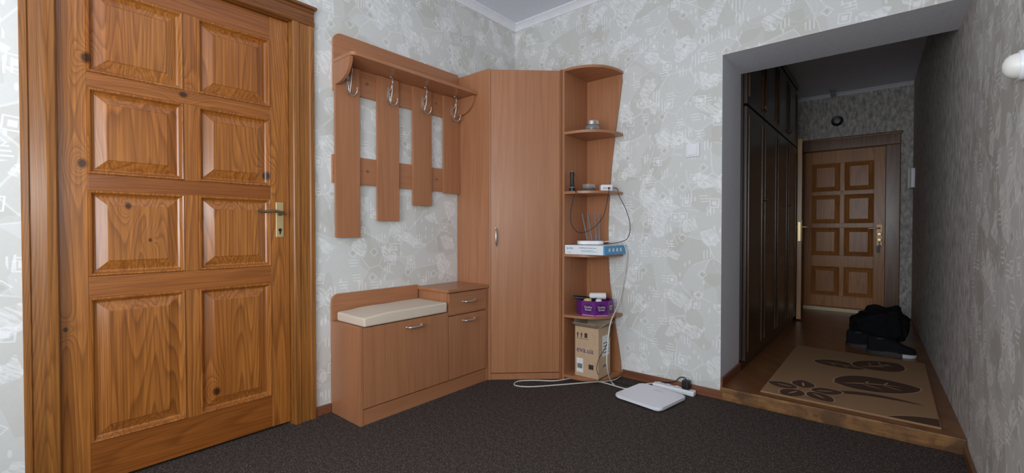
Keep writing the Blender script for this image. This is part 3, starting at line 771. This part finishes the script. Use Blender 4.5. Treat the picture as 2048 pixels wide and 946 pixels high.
bm = NB(); tube(bm, [(1.36, -.05, PZ+.048), (1.352, -.05, PZ+.064), (1.32, -.045, PZ+.06), (1.28, -.022, .05), (1.22, -.019, .03), (1.13, -.03, .006)], .003, 8); obj('cord', bm, black_cab, ad)

# ------------------------------------------------------------------ wall fittings
ls = thing('light_switch', 'square white rocker light switch on the patterned wall', 'switch', (1.374, 0, 1.442))
obj('frame', B(1.335, 1.413, -.011, 0, 1.403, 1.481, bev=.004, seg=3), white_pl, ls)
obj('rocker', B(1.345, 1.403, -.016, -.009, 1.413, 1.471, bev=.003), white_pl, ls)
SYC = -.985; SZC = 1.395
ms = thing('wall_sensor', 'white domed sensor mounted on the right wall', 'sensor', (XR, SYC, SZC))
MSN = M_axes((0, 1, 0), (0, 0, 1), (-1, 0, 0), (XR, SYC, SZC))
bm = NB(); lathe(bm, [(.037, 0), (.038, .006), (.037, .012), (.0, .012)], MSN, 28); obj('back_box', bm, white_pl, ms)
bm = NB(); lathe(bm, [(.032, .012), (.032, .018), (.029, .027), (.022, .035), (.011, .040), (0, .041)], MSN, 26); obj('dome', bm, ivory, ms)
wf = thing('round_wall_fitting', 'small round black fitting on the wall above the entrance door', 'fitting', (1.815, CE, 2.166))
Mf = M_axes((1, 0, 0), (0, 0, 1), (0, -1, 0), (1.815, CE, 2.166))
bm = NB(); lathe(bm, [(.055, 0), (.055, .012), (.045, .024), (.033, .02)], Mf, 26); obj('housing', bm, black_pl, wf)
bm = NB(); lathe(bm, [(0, .012), (.03, .018), (.026, .026), (0, .032)], Mf, 22); obj('metal_centre', bm, grey_pl, wf)
cl = thing('lamp_holder', 'small bare lamp holder under the corridor ceiling', 'lamp', (1.79, 3.15, 2.40))
bm = NB(); lathe(bm, [(.035, CCH), (.03, CCH-.015), (.008, CCH-.02), (.008, CCH-.035), (.02, CCH-.038), (.02, CCH-.07), (.0, CCH-.072)], Matrix.Translation((1.79, 3.15, 0)), 18); obj('socket', bm, grey_pl, cl)
wx = lambda y: XR - .1*(y/(CE+.4))
xx = wx(3.12)
ic = thing('intercom_handset', 'white intercom handset on the corridor wall beside the entrance door', 'intercom', (2.44, 3.12, 1.37))
obj('base', B(xx-.03, xx+.002, 3.07, 3.15, 1.38, 1.57, bev=.006), white_pl, ic)
bm = NB(); box(bm, xx-.055, xx-.03, 3.09, 3.135, 1.37, 1.585, .012, seg=3); obj('handset', bm, ivory, ic)

# ------------------------------------------------------------------ dark corridor wardrobe
hw = thing('hall_wardrobe', 'dark brown glossy built-in wardrobe along the corridor', 'wardrobe', (1.34, 1.4, CZ))
HX = 1.57; HY0, HY1, HT = WT+.005, 2.40, 2.375
bm = NB(); box(bm, 1.105, HX-.022, HY0, HY1, CZ, HT); box(bm, 1.105, HX+.012, HY0, HY1+.006, HT-.05, HT, .004); obj('carcass', bm, dk, hw)
Mh = M_axes((0, 1, 0), (0, 0, 1), (1, 0, 0), (HX, 0, 0))
nd = 4; wdt = (HY1-HY0)/nd
for k in range(nd):
    a, b = HY0+k*wdt+.003, HY0+(k+1)*wdt-.003
    for (v0, v1, knobz) in ((CZ+.06, 1.76, 1.19), (1.775, HT-.055, 1.84)):
        bm = NB(); box(bm, a, b, v0, v1, -.021, 0, .003, Mh)
        dd_ = obj('door', bm, dk, hw)
        for uq in (a+.05, b-.05):
            bm = NB(); tube(bm, [(uq, v0+.05, .002), (uq, v1-.05, .002)], .006, 8, 1, Mh)
            obj('moulding', bm, dkmould, dd_)
        bm = NB(); lathe(bm, [(.006, 0), (.006, .010), (.010, .014), (.010, .019), (.005, .024), (0, .025)], M_axes((0, 1, 0), (0, 0, 1), (1, 0, 0), (HX, (b-.025 if k % 2 == 0 else a+.025), knobz)), 14); kb = obj('knob', bm, bronze, dd_)
obj('plinth', B(1.12, HX-.02, HY0, HY1, CZ, CZ+.06), dk, hw)

# ------------------------------------------------------------------ rug, bag, shoes
RX0, RX1, RY0, RY1 = 1.728, 2.455, .055, 1.33
bm = NB(); box(bm, RX0, RX1, RY0, RY1, CZ, CZ+.010, .003)
def leaf(cx, cy, L, W, ang, bend=.0, mi=1, z=CZ+.0105):
    n = 14; c, s = math.cos(ang), math.sin(ang); up_, dn = [], []
    for i in range(n+1):
        t = i/n; w = W*math.sin(PI*t**.9)**.65 if 0 < i < n else 0.0005; x = L*t; yb = bend*math.sin(PI*t)
        for lst, sg in ((up_, 1), (dn, -1)):
            X, Y = x, yb+sg*w
            lst.append((min(max(cx+c*X-s*Y, RX0+.004), RX1-.004), min(max(cy+s*X+c*Y, RY0+.004), RY1-.004)))
    for i in range(n):
        vs = [bm.verts.new((*p, z)) for p in (up_[i], up_[i+1], dn[i+1], dn[i])]
        f = bm.faces.new(vs); f.material_index = mi
ZL = [CZ+.0102]
def big(cx, cy, L, W, ang, bend=0, veins=True):
    z = ZL[0]; ZL[0] += .0005
    o = .010
    leaf(cx-o*math.cos(ang), cy-o*math.sin(ang), L+2*o, W+o*.8, ang, bend, 2, z)
    leaf(cx, cy, L, W, ang, bend, 1, z+.00015)
    if veins:
        leaf(cx+.1*L*math.cos(ang), cy+.1*L*math.sin(ang), L*.7, W*.05, ang, bend, 2, z+.0003)
        for k in (.35, .58):
            for sg in (-1, 1):
                leaf(cx+k*L*math.cos(ang), cy+k*L*math.sin(ang), W*.6, W*.035, ang+sg*.9, 0, 2, z+.0003)
fc = P(1612, 782, z=CZ+.01)
f2 = P(1672, 766, z=CZ+.01); big(f2.x, f2.y, .42, .15, .45, .02)
f3 = P(1765, 852, z=CZ+.01); big(f3.x, f3.y, .36, .11, .75, -.02, False)
f4 = P(1630, 722, z=CZ+.01); big(f4.x, f4.y, .28, .09, -.1, .02)
f6 = P(1715, 735, z=CZ+.01); big(f6.x, f6.y, .34, .12, .9, -.02)
for k in range(5):
    a = k*1.257+.5
    big(fc.x+.035*math.cos(a), fc.y+.035*math.sin(a), .15, .055, a, .0, False)
    leaf(fc.x+.06*math.cos(a), fc.y+.06*math.sin(a), .08, .006, a, .0, 2, ZL[0]+.0002)
leaf(f2.x-.06, f2.y-.25, .46, .026, .25, .07, 1); leaf(f3.x-.28, f3.y+.02, .32, .026, .1, .06, 1)
me = bpy.data.meshes.new('rug')
for f in bm.faces: f.smooth = False
bmesh.ops.translate(bm, verts=bm.verts[:], vec=(-2.09, -.69, -CZ))
bm.to_mesh(me); bm.free()
for m in (rug_m, rug_d, rug_l): me.materials.append(m)
rg = bpy.data.objects.new('rug', me); C.objects.link(rg); rg.location = (2.09, .69, CZ)
tag(rg, 'tan rug with dark brown leaf pattern on the corridor floor', 'rug')

bg = thing('backpack', 'crumpled black bag slumped on the floor by the corridor wall', 'bag', (2.21, 1.95, CZ))
bm = NB(); bmesh.ops.create_icosphere(bm, subdivisions=5, radius=1)
for v in bm.verts:
    p = v.co.copy(); q = 1 + .22*noise.noise(p*2.1) + .10*noise.noise(p*5.3+Vector((3, 1, 2))) + .04*abs(noise.noise(p*11))
    sg = lambda a: math.copysign(abs(a)**.75, a)
    z = .13 + .155*sg(p.z)*q
    if p.z > .2: z -= .06*max(0, -p.x)
    v.co = Vector((2.205+.175*sg(p.x)*q, 1.95+.15*sg(p.y)*q, CZ+max(0, z)))
obj('bag_body', bm, bag_m, bg, 80)
bm = NB(); tube(bm, [(2.12, 1.84, CZ+.22), (2.09, 1.78, CZ+.25), (2.15, 1.76, CZ+.26), (2.23, 1.80, CZ+.26), (2.26, 1.85, CZ+.24)], .011, 8, 6, flat=.5); obj('strap', bm, bag_m, bg)
bm = NB(); tube(bm, [(2.07, 1.83, CZ+.20), (2.04, 1.78, CZ+.12), (2.08, 1.75, CZ+.02), (2.17, 1.74, CZ+.015), (2.24, 1.77, CZ+.06)], .012, 8, 6, flat=.4); obj('strap', bm, bag_m, bg)
bm = NB(); prism(bm, [(-.09, 0), (.09, 0), (.10, .03), (.09, .12), (.05, .15), (-.05, .15), (-.09, .12), (-.10, .03)], 'y', -.02, .03, Matrix.Translation((2.18, 1.81, CZ+.02)))
bmesh.ops.bevel(bm, geom=bm.edges[:], offset=.012, segments=3, affect='EDGES'); obj('front_pocket', bm, bag_m, bg, 60)

def shoe(loc, rz, label, first=None):
    if first is None:
        t = thing('sneaker', label, 'shoe', (0, 0, 0), 'dark sneakers by the bag')
        def outl():
            pts = []
            for i in range(40):
                a = 2*PI*i/40; x = .14*math.cos(a); w = .046 - .010*math.cos(a+PI) + (-.006 if abs(x) < .03 else 0)
                pts.append((x, w*math.sin(a)))
            return pts
        bm = NB(); prism(bm, outl(), 'z', 0, .03)
        bmesh.ops.bevel(bm, geom=[e for e in bm.edges if abs(e.verts[0].co.z-e.verts[1].co.z) < .001], offset=.005, segments=2, affect='EDGES')
        for f in bm.faces:
            if f.calc_center_median().x > .06: f.material_index = 1
        obj('sole', bm, [sole_m, toe_m], t)
        bm = NB(); prev = None
        st = [(-.133, .03, .085), (-.12, .036, .105), (-.09, .038, .10), (-.05, .038, .085), (-.01, .039, .088), (.03, .042, .078), (.07, .046, .058), (.105, .042, .045), (.128, .03, .036), (.137, .014, .028)]
        for x, w, h in st:
            r = [bm.verts.new((x, w*math.copysign(abs(math.cos(a))**.6, math.cos(a)), .025+h*math.sin(a)**.8 if 0 < i < 12 else .025)) for i, a in enumerate([PI*q/12 for q in range(13)])]
            if prev:
                for i in range(12): bm.faces.new((prev[i], prev[i+1], r[i+1], r[i]))
            else: bm.faces.new(r)
            prev = r
        bm.faces.new(prev); obj('upper', bm, shoe_m, t, 70)
        bm = NB(); prism(bm, [(-.06+.045*math.cos(2*PI*i/18), .024*math.sin(2*PI*i/18)) for i in range(18)], 'z', .108, .118); obj('collar', bm, black_pl, t)
        bm = NB()
        for k in range(4): tube(bm, [(-.002+k*.02, -.026, .098-k*.006), (.003+k*.02, 0, .122-k*.010), (-.002+k*.02, .026, .098-k*.006)], .003, 6, 4)
        obj('laces', bm, black_pl, t)
    else:
        t = first.copy(); C.objects.link(t); t['label'] = label
        for ch in list(first.children):
            c = ch.copy(); C.objects.link(c); c.parent = t
    t.location = loc; t.rotation_euler = (0, 0, rz)
    return t
s1 = shoe((2.28, 1.49, CZ), .02, 'dark sneaker with white toe, nearer the grey wall')
shoe((2.15, 1.63, CZ), 0, 'dark sneaker with white toe, farther from the grey wall', s1)

# ------------------------------------------------------------------ light and camera
def area(name, loc, target, sx, sy, e, col):
    l = bpy.data.lights.new(name, 'AREA'); l.shape = 'RECTANGLE'; l.size = sx; l.size_y = sy; l.energy = e; l.color = col
    o = bpy.data.objects.new(name, l); C.objects.link(o); o.location = loc
    o.rotation_euler = (Vector(target)-Vector(loc)).to_track_quat('-Z', 'Y').to_euler(); return o
area('window_light', (1.75, -4.2, 1.45), (.75, 0, 1.1), 1.3, 1.4, 37, (.86, .93, 1.0))
area('ceiling_fill_light', (1.3, -3.4, .9), (1.2, -1.6, 2.57), 1.0, 1.0, 13, (.84, .92, 1.0))  # added fill pointing upward to brighten the ceiling, not a real source
pl = bpy.data.lights.new('camera_fill_lamp', 'POINT'); pl.energy = 31; pl.shadow_soft_size = .12; pl.color = (.93, .965, 1.0)  # added fill by the camera to brighten corridor and right wall, no real lamp
po = bpy.data.objects.new('camera_fill_lamp', pl); C.objects.link(po); po.location = (2.2, -2.95, 1.25)
w = bpy.data.worlds.new('World'); S.world = w; w.use_nodes = True
w.node_tree.nodes['Background'].inputs[0].default_value = (.5, .55, .6, 1); w.node_tree.nodes['Background'].inputs[1].default_value = .05

cam = bpy.data.cameras.new('Camera'); co = bpy.data.objects.new('Camera', cam); C.objects.link(co)
cam.sensor_width = 36; cam.lens = 36*FPX/2048; cam.clip_start = .02
co.location = CAM; co.rotation_euler = (PI/2 - math.atan((473-HZ)/FPX), 0, YAW)
S.camera = co
